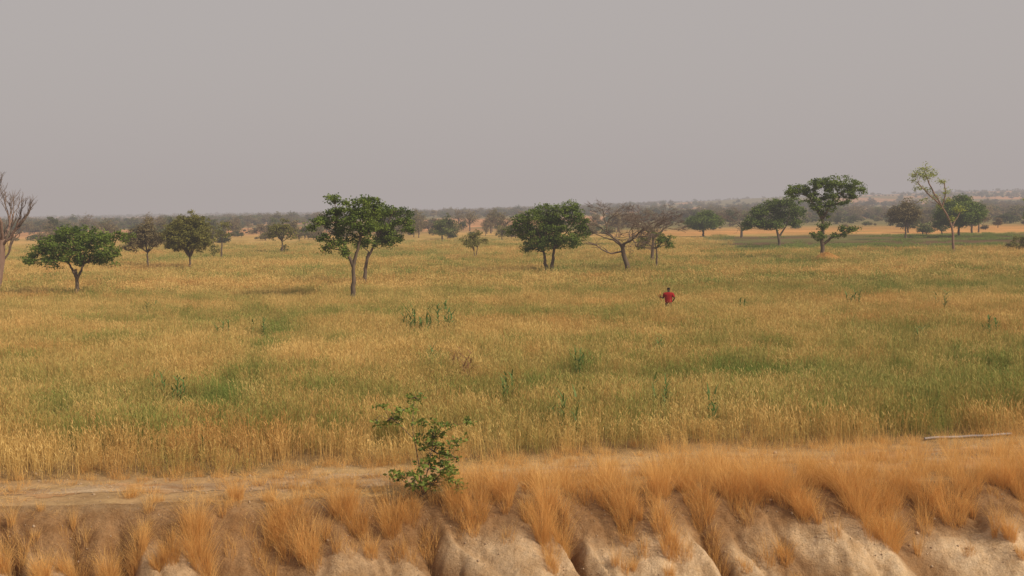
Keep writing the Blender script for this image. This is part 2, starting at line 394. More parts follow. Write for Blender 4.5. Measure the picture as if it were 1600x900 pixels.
# ------------------------------------------------------------------ dry grass on the bank
g = Geo()
def tuft(x, y, R, Hh, nb, droop=1.0):
    r = np.sqrt(rng.uniform(0, 1, nb))*R*.42; th = rng.uniform(0, 6.283, nb)
    bx = x+r*np.cos(th); by = y+r*np.sin(th)
    base = np.stack([bx, by, height(bx, by)-.02], 1)
    L = Hh*rng.uniform(.35, 1.18, nb)
    tb = rng.normal(.52, .16)
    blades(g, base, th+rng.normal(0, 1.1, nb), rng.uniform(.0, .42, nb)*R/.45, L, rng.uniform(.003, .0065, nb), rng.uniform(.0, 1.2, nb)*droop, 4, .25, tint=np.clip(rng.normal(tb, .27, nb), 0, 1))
T = [(-9.2, 1.3, .4, .75), (-8.7, 1.1, .35, .6), (-8.0, 1.2, .5, .8), (-7.6, .9, .4, .7), (-6.5, .6, .55, .95), (-6.2, 1.0, .5, .9), (-6.8, 1.1, .4, .7), (-5.9, -.5, .4, .5),
     (-5.0, .3, .5, .75), (-4.5, .4, .6, .85), (-4.2, .8, .5, .8), (-3.6, .1, .55, .9), (-3.2, .4, .45, .8), (-2.5, .4, .5, .85), (-2.1, .2, .4, .7),
     (-1.2, .1, .55, .9), (-.8, .4, .4, .7), (-.2, -.1, .55, 1.0), (.6, .2, .5, .9), (.9, .5, .5, .9), (.6, .9, .4, .8), (1.9, 0, .5, 1.), (2.3, .3, .5, .9), (2.9, .8, .4, .7),
     (3.1, 0., .5, .95), (3.2, 1.2, .35, .6), (3.9, .4, .5, .9), (3.7, -.2, .5, 1.), (4.5, 0, .5, 1.0), (5.0, .0, .6, 1.1), (5.4, -.1, .6, 1.15), (5.7, .2, .6, 1.1), (5.9, .5, .5, .9), (5.4, 1.2, .3, .5),
     (6.5, -.2, .55, 1.1), (6.9, .1, .6, 1.2), (7.2, .5, .6, 1.1), (7.5, .9, .55, .95), (7.7, .3, .5, 1.0), (8.4, -.2, .5, 1.0), (8.8, .1, .55, 1.05), (9.1, .4, .55, 1.0), (9.8, 0, .5, .95),
     (10.4, -.2, .5, 1.0), (10.8, .1, .55, 1.05), (9.9, 1.2, .35, .5), (11.3, -.2, .5, 1.), (11.9, .1, .5, 1.), (-10.1, 1.0, .4, .7), (-11., .6, .5, .8)]
for (tx, s, R, Hh) in T:
    tuft(tx+rng.normal(0, .06), 22.6-s+float(off(tx)), R*rng.uniform(.8, 1.3), Hh*rng.uniform(.75, 1.15), int(560*R/.5))
    tuft(tx+rng.normal(0, .25), 22.6-s-rng.uniform(.1, .6)+float(off(tx)), R*.7, Hh*rng.uniform(.4, .8), 170)
for _ in range(170):
    tx = rng.uniform(-14, 14); s = rng.uniform(-.9, 1.5) if tx > -3 else rng.uniform(-.2, 1.5)
    tuft(tx, 22.6-s+float(off(tx)), rng.uniform(.12, .38), rng.uniform(.15, .65), 85)
for _ in range(160):   # grass closing over the track edge
    tx = rng.uniform(-1.5, 14); s = -rng.uniform(.0, 1.7+.10*max(tx, 0))
    tuft(tx, 22.6-s+float(off(tx)), rng.uniform(.3, .55), rng.uniform(.3, .9), 130)
for _ in range(60):
    tx = rng.uniform(-8.5, -1); s = -rng.uniform(.0, 2.0)
    tuft(tx, 22.6-s+float(off(tx)), rng.uniform(.3, .5), rng.uniform(.15, .45), 75)
for _ in range(300):   # ragged verge beside the crop
    tx = rng.uniform(-16, 17); yy = float(field_edge(tx))+rng.normal(-.05, .5)
    tuft(tx, yy, .3, rng.uniform(.12, .5), 50)
nb = 24000   # flattened straw litter on the soil
lx_ = rng.uniform(-15, 16, nb); lt = 22.3+rng.gamma(2.4, .9, nb); ly = lt+off(lx_)
kp = (fbm(lx_*.8, ly*1.6, 96) > .48); lx_, ly = lx_[kp], ly[kp]; nb = len(lx_)
blades(g, np.stack([lx_, ly, height(lx_, ly)+.012], 1), rng.uniform(0, 6.28, nb), rng.uniform(1.0, 1.5, nb), rng.uniform(.08, .3, nb), .008, .1, 1, .5, tint=rng.uniform(0, 1, nb), h0=.3)
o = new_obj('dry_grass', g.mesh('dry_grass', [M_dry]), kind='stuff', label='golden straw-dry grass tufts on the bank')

# pebbles and clods
g = Geo()
ico = np.array([[0, 0, 1], [1, 0, 0], [0, 1, 0], [-1, 0, 0], [0, -1, 0], [0, 0, -1]], float)
icf = np.array([[0, 1, 2], [0, 2, 3], [0, 3, 4], [0, 4, 1], [5, 2, 1], [5, 3, 2], [5, 4, 3], [5, 1, 4]])
for _ in range(2400):
    px = rng.uniform(-14, 14); pt = rng.uniform(21, 26.2); py = pt+float(off(px)); r = rng.gamma(1.5, .007)+.005
    g.add(ico*r*rng.uniform(.6, 1.3, (6, 3))+np.array([px, py, float(height(px, py))+r*.2]), icf)
new_obj('pebbles', g.mesh('pebbles', [simple('pebble', (.28, .19, .12), (.50, .37, .25), 4)]), kind='stuff', label='small clods and pebbles on the bare soil')

# ------------------------------------------------------------------ trees
def blob_leaves(g, blobs, lsize, dens, cl_r=.38, per=55, joints=None, gt=None, shell=.3, droop=0.):
    for bi, (bx, by, bz, rx, ry, rz) in enumerate(blobs):
        vol = rx*ry*rz*4.19
        k = max(3, int(dens*vol**.75*7))
        d = rng.normal(0, 1, (k, 3)); d /= np.linalg.norm(d, axis=1)[:, None]
        rr = (shell+(1-shell)*rng.uniform(0, 1, k)**.6)[:, None]*rng.uniform(.85, 1.25, (k, 1))
        cc = np.array([bx, by, bz])+d*rr*np.array([rx, ry, rz])
        for q in cc:
            tb = np.clip(.5+.30*rng.normal(), 0, 1); r = cl_r*rng.uniform(.5, 1.3)
            nl = int(per*rng.uniform(.6, 1.3)*(r/cl_r))
            C = q+np.clip(rng.normal(0, .55, (nl, 3)), -1.5, 1.5)*np.array([r, r, r*.62])
            leaves(g, C, lsize, tint=np.clip(tb+rng.normal(0, .18, nl), 0, 1), droop=droop)
            if gt is not None and rng.random() < .3:
                limb(gt, (bx, by, bz), q, .022, .008, 4, .12, 4)

def leafy_tree(loc, stems, blobs, label, r0=.17, leafm=None, lsize=.17, dens=2.0, name='tree', cat='tree', barkm=None, per=54, cl_r=.30, limb_r=.06, droop=0., grow=1.03):
    x, y = loc; z = float(height(x, y))
    e = empty(name, (x, y, z), label=label, category=cat)
    gt = Geo(); gc = Geo(); ends = []
    for st in stems:
        rs = r0 if st[0][2] <= .01 else r0*.62
        st = np.array(st, float); n = 10
        d = np.concatenate([[0], np.cumsum(np.linalg.norm(np.diff(st, axis=0), axis=1))]); u = np.linspace(0, d[-1], n)
        Pn = np.stack([np.interp(u, d, st[:, i]) for i in range(3)], 1)
        Pn[1:-1] = (Pn[:-2]+2*Pn[1:-1]+Pn[2:])/4
        Pn[1:-1] += rng.normal(0, rs*.14, (n-2, 3))
        R = rs*(1-.5*u/d[-1])
        if rs == r0: R[0] *= 1.5; R[1] *= 1.1
        tube(gt, Pn, R, 9); ends += [Pn[-1], Pn[-3], Pn[-5]]
    ends = np.array(ends)
    blobs = [(b_[0], b_[1]+rng.normal(0, .35)*b_[4], b_[2], b_[3]*grow, b_[4]*grow, b_[5]*grow) for b_ in blobs]
    for bl in blobs:
        c = np.array(bl[:3]); below = ends+np.array([0, 0, .3])
        dd = np.linalg.norm(below-c, axis=1)+np.where(ends[:, 2] > c[2]+.2, 3., 0.); s = ends[np.argmin(dd)]
        limb(gt, s, c, limb_r*(1.1 if dd.min() > 1 else .8), limb_r*.4, 6, .10, 7, .08)
    blob_leaves(gc, blobs, lsize, dens, cl_r, per, gt=gt, droop=droop)
    new_obj('trunk', gt.mesh('trunk', [barkm or M_bark], True), e)
    new_obj('crown', gc.mesh('crown', [leafm or M_green]), e)
    return e
def dome(w, z0, z1, n, sq=.5, seed=0):
    r = np.random.default_rng(seed); out = []
    for i in range(n):
        th = r.uniform(0, 6.28); q = math.sqrt(r.uniform(0, 1)); k = q*.66
        zc = z0+(z1-z0)*(.28+r.uniform(0, .5)*(1-.6*q))
        rr = w*r.uniform(.15, .25)
        out.append((k*w/2*math.cos(th), k*w/2*math.sin(th), zc, rr, rr, rr*.72*min(1.2, (z1-z0)/w*1.7)))
    out.append((w*.05, 0, z1-(z1-z0)*.3, w*.2, w*.2, (z1-z0)*.27))
    return out

leafy_tree((-29.7, 74.7), [[(0, 0, -.1), (.08, 0, 1.1), (-.02, 0, 2.3)], [(.05, 0, 1.7), (-.5, 0, 2.8)], [(.05, 0, 1.6), (.6, 0, 2.7)]],
  [(-1.9, 0, 3.8, 1.2, 1.2, .7), (-.6, 0, 4.6, 1.3, 1.4, .65), (1.3, .2, 4.4, 1.4, 1.3, .65), (2.5, 0, 3.5, .85, .9, .55), (0, -.5, 3.6, 1.3, 1.2, .65), (-2.7, .3, 3.0, .7, .8, .4), (1.3, .2, 3.2, .8, .9, .4), (-1.2, .5, 2.9, .8, .8, .4), (3.0, .2, 4.5, .55, .6, .35), (.2, .3, 2.9, .6, .7, .35), (2.1, 0, 2.8, .5, .6, .3)],
  'low spreading dark green tree standing in the wheat', dens=2.2)
leafy_tree((-37.8, 114), [[(0, 0, -.1), (0, 0, 2.)]], dome(4.6, 1.9, 5.6, 9, seed=1), 'small brownish tree with thin dusty crown', r0=.14, leafm=M_brownleaf, lsize=.2, per=34, dens=1.5)
leafy_tree((-32, 109), [[(0, 0, -.1), (.05, 0, 1.6)]], dome(5.4, 1.6, 6.1, 13, seed=2)+[(-.9, 0, 4.2, 1.5, 1.5, 1.5), (.9, 0, 4.0, 1.5, 1.5, 1.5), (0, 0, 4.8, 1.7, 1.5, 1.2)], 'round olive green tree standing in the wheat', r0=.15, leafm=M_olive, lsize=.18, dens=1.5)
leafy_tree((-35, 132), [[(0, 0, -.1), (.3, 0, 3.2)]], [(.5, 0, 4.6, .7, .6, .7), (-.2, 0, 3.6, .6, .5, .5), (.9, 0, 3.4, .5, .5, .4), (-.6, 0, 1.6, .7, .6, .6)], 'thin sparse small tree with tufted crown', r0=.13, leafm=M_olive, lsize=.2, per=28)
leafy_tree((-30.7, 147), [[(0, 0, -.1), (0, 0, 2)]], dome(4.2, 1.8, 5.2, 7, seed=4)+[(.2, 0, 1., .8, .8, .6)], 'small grey-green tree with ragged crown', r0=.15, leafm=M_olive, lsize=.22, per=30, dens=1.3)
leafy_tree((-10.1, 69.6), [[(0, 0, -.1), (.0, 0, 1.2), (.1, 0, 2.8)], [(.05, 0, 2.4), (-.4, 0, 3.6), (-.7, 0, 4.4)], [(.1, 0, 2.6), (.4, 0, 3.7), (.6, 0, 4.8)]],
  [(-2.0, 0, 5.25, .7, .8, .4), (-1.2, .2, 5.6, .8, .9, .45), (-.2, -.2, 6.1, .8, .9, .48), (.8, .2, 6.55, .8, .8, .4), (1.35, 0, 6.0, .8, .9, .48), (-.6, .3, 4.9, .85, .9, .45), (.5, -.2, 5.3, .85, .9, .5), (-.9, 0, 4.0, .6, .7, .35), (.4, .4, 4.2, .75, .8, .42), (-1.75, .2, 4.4, .5, .6, .3), (-.1, -.5, 3.5, .5, .5, .28), (1.1, .3, 4.7, .7, .7, .42), (-.95, -.2, 6.7, .5, .5, .26), (-1.5, 0, 3.6, .35, .35, .2), (1.75, 0, 6.75, .3, .3, .18)],
  'tall green tree with dark trunk and layered crown', r0=.19, limb_r=.065, dens=2.2)
leafy_tree((-11.2, 84), [[(0, 0, -.1), (-.05, 0, 1.6), (.3, 0, 2.8)], [(.1, 0, 2.2), (1.0, 0, 4.0)]],
  [(2.8, 0, 5.2, .85, .9, .5), (1.5, 0, 4.7, .85, .9, .55), (1.6, .2, 6.0, .85, .9, .5), (2.4, .2, 5.9, .8, .8, .42), (2.3, 0, 3.8, .8, .8, .48), (.7, 0, 5.4, .85, .9, .48), (.9, .2, 3.6, .75, .7, .42), (3.4, .1, 4.5, .6, .6, .32), (-.4, 0, 3.4, .6, .6, .32), (.2, .2, 6.2, .7, .7, .38), (1.5, 0, 3.9, .7, .8, .45), (3.4, 0, 5.8, .35, .4, .2)],
  'green tree with slim trunk partly hidden behind another', r0=.18, dens=2.2)
leafy_tree((-4.1, 123), [[(0, 0, -.1), (-.1, 0, 1.4)], [(0, 0, -.1), (.3, 0, 1.8)]], dome(2.9, 1.1, 4.2, 9, seed=5), 'small upright yellow-green shrubby tree in the wheat', r0=.08, leafm=M_olive, lsize=.16, per=40, name='tree', dens=1.8)
leafy_tree((3.2, 95.5), [[(-.15, 0, -.1), (-.2, 0, 1.0), (-.4, 0, 2.2)], [(.35, 0, -.1), (.35, 0, 1.1), (.5, 0, 2.4)]],
  [(-2.2, 0, 4.8, 1.0, 1., .65), (-3.0, .1, 4.1, .75, .8, .5), (-1.1, 0, 5.3, .95, 1., .6), (-1.4, .2, 3.6, 1.1, 1., .85), (1.1, 0, 5.7, 1., 1., .6), (2.6, 0, 4.9, 1.0, 1., .75), (1.9, .2, 6.0, .9, .9, .45), (.8, 0, 4.3, 1.1, 1.1, .85), (2.8, .1, 3.8, .8, .8, .6), (.1, -.2, 4.9, 1., 1., .8), (-.6, 0, 2.8, .9, .8, .55), (1.9, -.3, 3.2, .9, .9, .6), (-.1, .2, 5.9, .7, .7, .4), (.7, 0, 2.9, .9, .8, .55), (-1.8, 0, 2.6, .65, .6, .4), (-.2, 0, 3.8, 1.1, 1., .8), (.2, -.1, 3.2, .9, .8, .5)],
  'broad rounded deep green tree with two stems', r0=.2, lsize=.18, limb_r=.06, dens=2.1, cl_r=.33)
leafy_tree((13.1, 100), [[(0, 0, -.1), (.15, 0, 1.2), (.1, 0, 2.2)]], [(-1.0, 0, 3.0, .65, .5, .38), (0, 0, 3.6, .75, .6, .45), (.9, 0, 3.1, .65, .5, .38), (1.4, 0, 2.6, .45, .4, .32), (-1.2, 0, 2.4, .45, .4, .32), (.3, 0, 2.8, .55, .5, .35)],
  'small young green tree beside a leafless tree', r0=.12, lsize=.16, per=55, limb_r=.05, dens=2.4)
leafy_tree((37.4, 214), [[(0, 0, -.1), (0, 0, 1.6)]], dome(7.4, 1.4, 5.3, 12, seed=6), 'dark green low rounded tree', r0=.25, lsize=.3, per=45, cl_r=.6, dens=1.2)
leafy_tree((38.3, 157), [[(0, 0, -.1), (-.1, 0, 1.5), (-.4, 0, 2.6)], [(0, 0, 1.5), (1., 0, 3)]],
  [(-3.9, 0, 3.7, 1.2, 1.2, .7), (-2.6, 0, 5., 1.3, 1.3, .9), (-.7, 0, 5.9, 1.3, 1.4, .9), (1.2, 0, 6.4, 1.3, 1.3, .75), (2.6, 0, 5.1, 1.2, 1.2, 1.), (.2, .2, 4.3, 1.4, 1.4, 1.), (-4.7, .1, 3.0, .8, .8, .45), (-2.2, .3, 3.5, 1.2, 1.2, .8), (2.2, 0, 3.6, 1., .9, .8), (-.6, 0, 3.2, 1., .9, .6)],
  'large green tree with lopsided sloping crown', r0=.25, lsize=.24, cl_r=.44, dens=1.7)
leafy_tree((31.2, 110), [[(0, 0, -.1), (-.05, 0, 1.6), (.02, 0, 3.2), (.0, 0, 5.2)], [(.0, 0, 4.4), (-.7, 0, 5.7), (-1.3, 0, 6.6)], [(.0, 0, 4.6), (.9, 0, 6.1), (1.5, 0, 7.0)], [(0, 0, 2.0), (1.0, 0, 2.7), (1.9, 0, 3.0)]],
  [(-2.2, 0, 7.5, 1.1, 1.1, .6), (-3.1, .1, 7.1, .75, .8, .42), (-.4, 0, 8.0, 1.2, 1.1, .65), (1.4, 0, 8.2, 1.3, 1.2, .65), (3.1, 0, 7.7, 1.0, 1.0, .6), (.8, .2, 7.0, 1.1, 1., .6), (-.9, -.2, 6.7, 1., 1., .6), (2.5, .2, 6.9, .9, .9, .5), (-.6, 0, 5.8, .8, .7, .5), (3.9, 0, 7.3, .45, .5, .35), (1.0, 0, 5.9, .9, .8, .5), (.2, .1, 5.0, .6, .6, .4), (2.0, 0, 6.1, .6, .6, .35), (2.2, 0, 3.3, .8, .7, .48), (3.0, 0, 3.5, .5, .5, .32), (-.7, 0, 2.8, .7, .6, .5), (-.15, 0, 3.9, .6, .5, .5), (1.2, 0, 2.9, .5, .4, .32)],
  'tall umbrella-crowned green tree with a straw heap below', r0=.24, lsize=.19, limb_r=.07, dens=1.9)
leafy_tree((65, 181), [[(0, 0, -.1), (0, 0, 2.4)]], dome(6.4, 2.2, 6.9, 10, seed=8), 'dusty brown-green tree with thin crown', r0=.18, leafm=M_brownleaf, lsize=.27, per=28, cl_r=.5, dens=1.3)
leafy_tree((49.2, 122), [[(0, 0, -.1), (-.1, 0, 1.8), (-.2, 0, 3.6), (-1.1, 0, 5.0), (-2.1, 0, 6.8)], [(-2.1, 0, 6.6), (-2.8, 0, 8.), (-3.3, 0, 9.3)], [(-1.6, 0, 5.8), (-2.8, 0, 6.8), (-4.1, 0, 8.2)], [(-1.4, 0, 5.4), (-1.0, 0, 7.0), (-1.2, 0, 8.4)], [(-.3, 0, 3.3), (.6, 0, 4.8)]],
  [(-4.3, 0, 9.2, .65, .5, .4), (-3.3, 0, 9.8, .75, .5, .4), (-2.5, 0, 9.2, .65, .5, .4), (-4.7, 0, 8.4, .5, .4, .32), (-1.6, 0, 8.3, .6, .5, .35), (-3.9, 0, 7.6, .55, .4, .32), (-1.1, 0, 7.2, .5, .4, .35), (-3.1, 0, 8.6, .6, .4, .4), (-.8, 0, 6.2, .5, .35, .3), (.5, 0, 5.1, .65, .5, .42), (-2.9, 0, 7.3, .5, .35, .3), (-2.1, 0, 6.7, .5, .4, .3), (-3.8, 0, 9.1, .6, .5, .35), (-.3, 0, 4.2, .45, .4, .35), (-1.4, 0, 5.5, .45, .4, .3), (-3.2, 0, 6.4, .4, .4, .25)],
  'slender leaning tree with sparse pale yellow-green leaves', r0=.15, leafm=M_pale, lsize=.18, per=20, dens=2.8, cl_r=.38, barkm=M_barkred, limb_r=.035)
leafy_tree((77, 189), [[(0, 0, -.1), (0, 0, 2.2)]], dome(8.0, 1.2, 7.6, 15, seed=9), 'rounded dark green tree with dense crown', r0=.25, lsize=.28, cl_r=.6, dens=1.4)
leafy_tree((71.2, 150), [[(0, 0, -.1), (0, 0, 2.6), (-.4, 0, 4.6)]], [(-.8, 0, 6.0, .7, .6, .5), (.3, 0, 6.5, .7, .6, .5), (-.2, 0, 5.0, .7, .6, .5), (.8, 0, 5.3, .7, .6, .5), (-.6, 0, 4.0, .6, .6, .4)], 'tall thin pale green tree at the field margin', r0=.12, leafm=M_pale, lsize=.2, per=30)
leafy_tree((57.6, 124), [[(0, 0, -.1), (0, 0, .6)]], [(0, 0, 1.2, 1.3, 1., .8), (1., 0, 1.4, 1., .9, .8), (-1, 0, .9, .7, .7, .5)], 'low olive bush in the field margin', r0=.1, leafm=M_olive, lsize=.17, name='bush', cat='bush', dens=1.7)

# leafless trees
def bare_tree(loc, stem, label, spread=1., L0=1.7, depth=5, r0=.2, barkm=None, seed=0, extra=(), upw=.12):
    global rng
    keep = rng; rng = np.random.default_rng(seed)
    x, y = loc; e = empty('bare_tree', (x, y, float(height(x, y))), label=label, category='tree')
    g = Geo(); gw = Geo()
    stem = np.array(stem, float)
    tube(g, stem, r0*np.linspace(1.25, .8, len(stem)), 9)
    def grow(p, d, L, r, k):
        d = d/np.linalg.norm(d); q = p+d*L
        Pn = limb(g if k > 2 else gw, p, q, r, r*.6, 6 if k > 2 else 4, .12, 5 if k > 1 else 4, .03)
        if k == 0: return
        nb = 3 if k > 1 else 5
        for i in range(nb):
            s = Pn[-1] if i < 2 else Pn[-2-rng.integers(0, 2)]
            nd = d+rng.normal(0, .62*spread, 3); nd[2] = nd[2]*.55+upw
            grow(s, nd, L*rng.uniform(.58, .8), max(r*rng.uniform(.48, .62), .011), k-1)
    nm = 5
    for i in range(nm):
        th = i*2*math.pi/nm+rng.uniform(-.4, .4)
        grow(stem[-1]-np.array([0, 0, rng.uniform(0, .5)]), np.array([math.cos(th)*spread, math.sin(th)*spread, rng.uniform(.35, .9)]), L0*rng.uniform(.85, 1.15), r0*.5, depth-1)
    for (p, d, L) in extra: grow(np.array(p, float), np.array(d, float), L, r0*.4, 2)
    new_obj('trunk', g.mesh('trunk', [barkm or M_bark], True), e)
    new_obj('crown', gw.mesh('crown', [M_twig]), e)
    rng = keep
bare_tree((10.2, 96), [(.1, 0, -.1), (-.1, 0, .9), (-.4, 0, 1.8), (-.5, 0, 2.7)], 'wide leafless tree with grey-brown twiggy crown', 1.05, 1.8, 6, .2, seed=3, extra=[((-.45, 0, 2.1), (-1, 0, .1), 1.9)])
bare_tree((14.3, 112), [(0, 0, -.1), (.1, 0, 1.5), (.2, 0, 3.2)], 'leafless tree behind another with upright twigs', .75, 1.6, 6, .15, seed=5)
bare_tree((-38.1, 82), [(-.7, 0, -.1), (-.3, 0, 1.4), (.0, 0, 2.8), (.1, 0, 4.3)], 'leafless tree with twisted reddish branches', .42, 2.0, 5, .27, M_barkred, seed=12, upw=.55, extra=[((-.2, 0, 2.2), (.6, 0, .9), 1.6), ((-.0, 0, 3.0), (.4, .2, 1), 1.7)])
bare_tree((43, 205), [(0, 0, -.1), (0, 0, 2.4)], 'leafless brown tree in dry field', 1., 2., 5, .22, seed=9)

# distant trees: countable ones
def far_mesh(w, h, seed, bare=False):
    global rng
    keep = rng; rng = np.random.default_rng(seed); g = Geo()
    limb(g, (0, 0, -.2), (rng.normal(0, .2), 0, h*.5), w*.035, w*.02, 6, .05, 5, m=1, tint=0)
    for i in range(6):
        th = i*1.05+rng.uniform(-.3, .3); rr = w*rng.uniform(.2, .4)
        limb(g, (0, 0, h*rng.uniform(.25, .45)), (rr*math.cos(th), rr*math.sin(th), h*rng.uniform(.55, .85)), w*.016, w*.006, 4, .1, 4, m=1, tint=0)
    bl = dome(w, h*(.03 if seed % 3 == 0 else .15), h, 8, seed=seed)
    blob_leaves(g, bl, .36 if not bare else .26, .48, .5, 34 if not bare else 14)
    me = g.mesh('tree', [M_far if not bare else M_brownleaf, M_bark]); rng = keep
    return me
far_m = [far_mesh(5.5, 5.0, 102), far_mesh(7, 5.5, 105), far_mesh(4.2, 4.6, 103), far_mesh(6.5, 6.5, 104), far_mesh(5, 3.6, 108), far_mesh(6, 5.6, 106, True), far_mesh(4.2, 2.3, 111), far_mesh(5.2, 6.2, 107, True)]
labs = ['distant dusty green tree on the plain', 'distant broad-crowned green tree on the plain', 'distant small green tree on the plain', 'distant tall green tree on the plain', 'distant low spreading tree on the plain', 'distant brownish thin-crowned tree on the plain', 'distant low bush on the plain', 'distant brown half-bare tree on the plain']
cnt = 0; rr = np.random.default_rng(55)
while cnt < 295:
    y = 205+rr.uniform(0, 1)**1.15*215; a = rr.uniform(-.5, .5); x = a*y
    if y < 232 and rr.random() < .4: continue
    if .11 < a < .36 and y < 258: continue
    if fbm(np.array([x*.02]), np.array([y*.02]), 13)[0] < .40: continue
    k = int(rr.choice(8, p=[.10, .07, .11, .05, .18, .11, .28, .10]))
    o = bpy.data.objects.new('bush' if k == 6 else 'tree', far_m[k]); COL.objects.link(o)
    o.location = (x, y, float(height(x, y))); s = rr.uniform(.45, 1.15); o.scale = (s*rr.uniform(.9, 1.35), s*rr.uniform(.9, 1.2), s*rr.uniform(.8, 1.1)); o.rotation_euler = (0, 0, rr.uniform(0, 6.28))
    o['label'] = labs[k]; o['category'] = 'bush' if k == 6 else 'tree'; o['group'] = 'scattered trees on the plain'; cnt += 1
n = 18000
y = 235*np.exp(rng.uniform(0, 1, n)**.8*math.log(3600/235)); a = rng.uniform(-.56, .56, n); x = a*y
keepm = (fbm(x*.008, y*.004, 14)+.05*rng.normal(size=n) > .45) & ((y > 400) | (rng.uniform(0, 1, n) < .6)) & ~((a > .11) & (a < .36) & (y < 262))
x = x[keepm]; y = y[keepm]; n = len(x)
s = rng.uniform(.35, 1.2, n)*np.where(y < 400, .55, 1)
idx = np.where(y < 400, rng.choice([4, 6, 6, 2], n), rng.choice(8, n, p=[.12, .1, .12, .05, .17, .12, .22, .10]))
scatter('scrubland', np.stack([x, y, height(x, y)], 1), rng.uniform(0, 6.28, n), np.stack([s*1.25, s*1.1, s*.85], 1), idx, {}, far_m, label='far-off hazy scrub and woodland on low hills')

# ------------------------------------------------------------------ sapling on the bank
sx, sy = -1.95, 22.75
leafy_tree((sx, sy), [[(0, 0, -.05), (.1, 0, .5), (.22, 0, 1.0), (.3, 0, 1.6)], [(0, 0, 0), (-.05, 0, .7), (-.2, .1, 1.4), (-.15, .1, 2.0)], [(0, 0, 0), (.3, -.1, .4), (.55, -.1, .7)], [(0, 0, 0), (-.25, -.1, .25), (-.45, 0, .4)], [(-.15, .1, 1.2), (-.5, 0, 1.6), (-.85, 0, 1.75)]],
  [(.5, -.1, .62, .34, .28, .2), (-.1, -.1, .48, .34, .25, .2), (.26, 0, .95, .32, .25, .2), (-.45, 0, .38, .26, .2, .14), (.75, -.1, .34, .24, .2, .15), (.22, 0, 1.28, .26, .2, .14), (.45, 0, 1.52, .28, .2, .12), (.1, 0, .72, .34, .22, .2), (-.62, 0, 1.68, .28, .18, .13), (-.32, .1, 1.85, .26, .18, .12), (-.14, .1, 2.12, .22, .16, .11), (-.92, 0, 1.66, .18, .12, .11), (.70, 0, 1.15, .2, .15, .12), (.98, 0, 1.62, .1, .08, .06), (.15, .0, .26, .5, .25, .18), (.02, 0, 1.6, .24, .1, .1), (-.78, 0, 1.92, .16, .1, .08), (.55, 0, .9, .25, .2, .15), (-.1, 0, 1.25, .18, .1, .1)],
  'leafy green sapling growing on the canal bank', r0=.013, leafm=M_sapling, lsize=.10, per=14, dens=16, cl_r=.11, name='sapling', cat='shrub', limb_r=.007, grow=1.0)

# ------------------------------------------------------------------ tall green plants in the crop
def maize_mesh(seed, m):
    global rng
    keep = rng; rng = np.random.default_rng(seed); g = Geo()
    for q in range(rng.integers(3, 5)):
        bx, by = rng.normal(0, .2, 2); hh = rng.uniform(.85, 1.4)
        limb(g, (bx, by, -.03), (bx+rng.normal(0, .1), by, hh), .012, .005, 5, .03, 5, tint=.6, h=0)
        k = 10; z = np.linspace(.3, hh, k); az = np.arange(k)*math.pi+rng.normal(0, .7, k)
        blades(g, np.stack([np.full(k, bx), np.full(k, by), z], 1), az, rng.uniform(.3, .9, k), rng.uniform(.35, .65, k), rng.uniform(.05, .09, k), rng.uniform(.6, 1.8, k), 5, .1, tint=rng.uniform(.1, 1., k), face=az+math.pi/2)
    rng = keep
    return g.mesh('maize_plant', [m])
mm = [maize_mesh(i, M_maize) for i in (1, 2, 3, 4)]; md_ = maize_mesh(9, M_maizedry)
for i, (px, py, s, dry) in enumerate([(-4.7, 49.5, 1.15, 0), (-4.2, 49.3, 1.2, 0), (-3.8, 49.9, 1.1, 0), (-3.1, 50.8, 1.25, 0), (1.5, 28.1, .85, 0), (1.2, 28.5, .7, 0), (-.2, 31.6, .85, 0), (-2.8, 39.8, .85, 0), (5.3, 28.6, .75, 0), (-13, 49.2, .9, 0), (-11.4, 49.7, .9, 0),
      (-10, 32.7, .8, 0), (-10.9, 33.4, .75, 0), (18.7, 60, 1.0, 0), (22.4, 56.6, 1.0, 0), (19.7, 45, .95, 0), (4.1, 30.8, .8, 0), (16.3, 44, .85, 0), (2.3, 37.5, .8, 0), (-1.4, 36, .9, 1), (-7.6, 26.3, .45, 0), (12.3, 58.5, .9, 0), (-20, 60, .9, 0), (5.6, 42, .75, 0), (-1.9, 38.5, .8, 1)]):
    o = new_obj('maize_plant', md_ if dry else mm[i % 4]); o.location = (px, py, float(height(px, py))); o.scale = (s*.9, s*.9, s); o.rotation_euler = (0, 0, i*1.3)
    o['label'] = 'brown dried maize plant among the wheat' if dry else 'tall green maize plant among the wheat'; o['category'] = 'maize plant'; o['group'] = 'stray maize plants in the wheat'

# straw heap
g = Geo(); hx, hy = 31.3, 108.9; hz = float(height(hx, hy))
th = np.linspace(0, 2*math.pi, 24, endpoint=False); rings = []
for k in range(8):
    f = k/7; r = 1.35*math.cos(f*math.pi/2)**.8+.01
    rings.append(np.stack([r*np.cos(th)*(1+.12*np.sin(3*th+k)), r*np.sin(th), np.full(24, 1.1*f**.8)+.06*np.sin(5*th+k)], 1))
i = np.arange(7)[:, None]*24; j = np.arange(24)[None]; k2 = (j+1) % 24
g.add(np.stack(rings), np.stack([i+j, i+k2, i+24+k2, i+24+j], -1).reshape(-1, 4), tint=.1, h=.1)
nb = 900; th = rng.uniform(0, 6.28, nb); f = rng.uniform(0, 1, nb); r = 1.35*np.cos(f*math.pi/2)**.8
blades(g, np.stack([r*np.cos(th), r*np.sin(th), 1.1*f**.8], 1), th, rng.uniform(.8, 1.6, nb), rng.uniform(.2, .5, nb), .02, .6, 2, .3, tint=rng.uniform(0, .7, nb))
o = new_obj('straw_heap', g.mesh('straw_heap', [M_dry]), label='low heap of orange straw beneath a tall tree', category='straw heap'); o.location = (hx, hy, hz+.1)

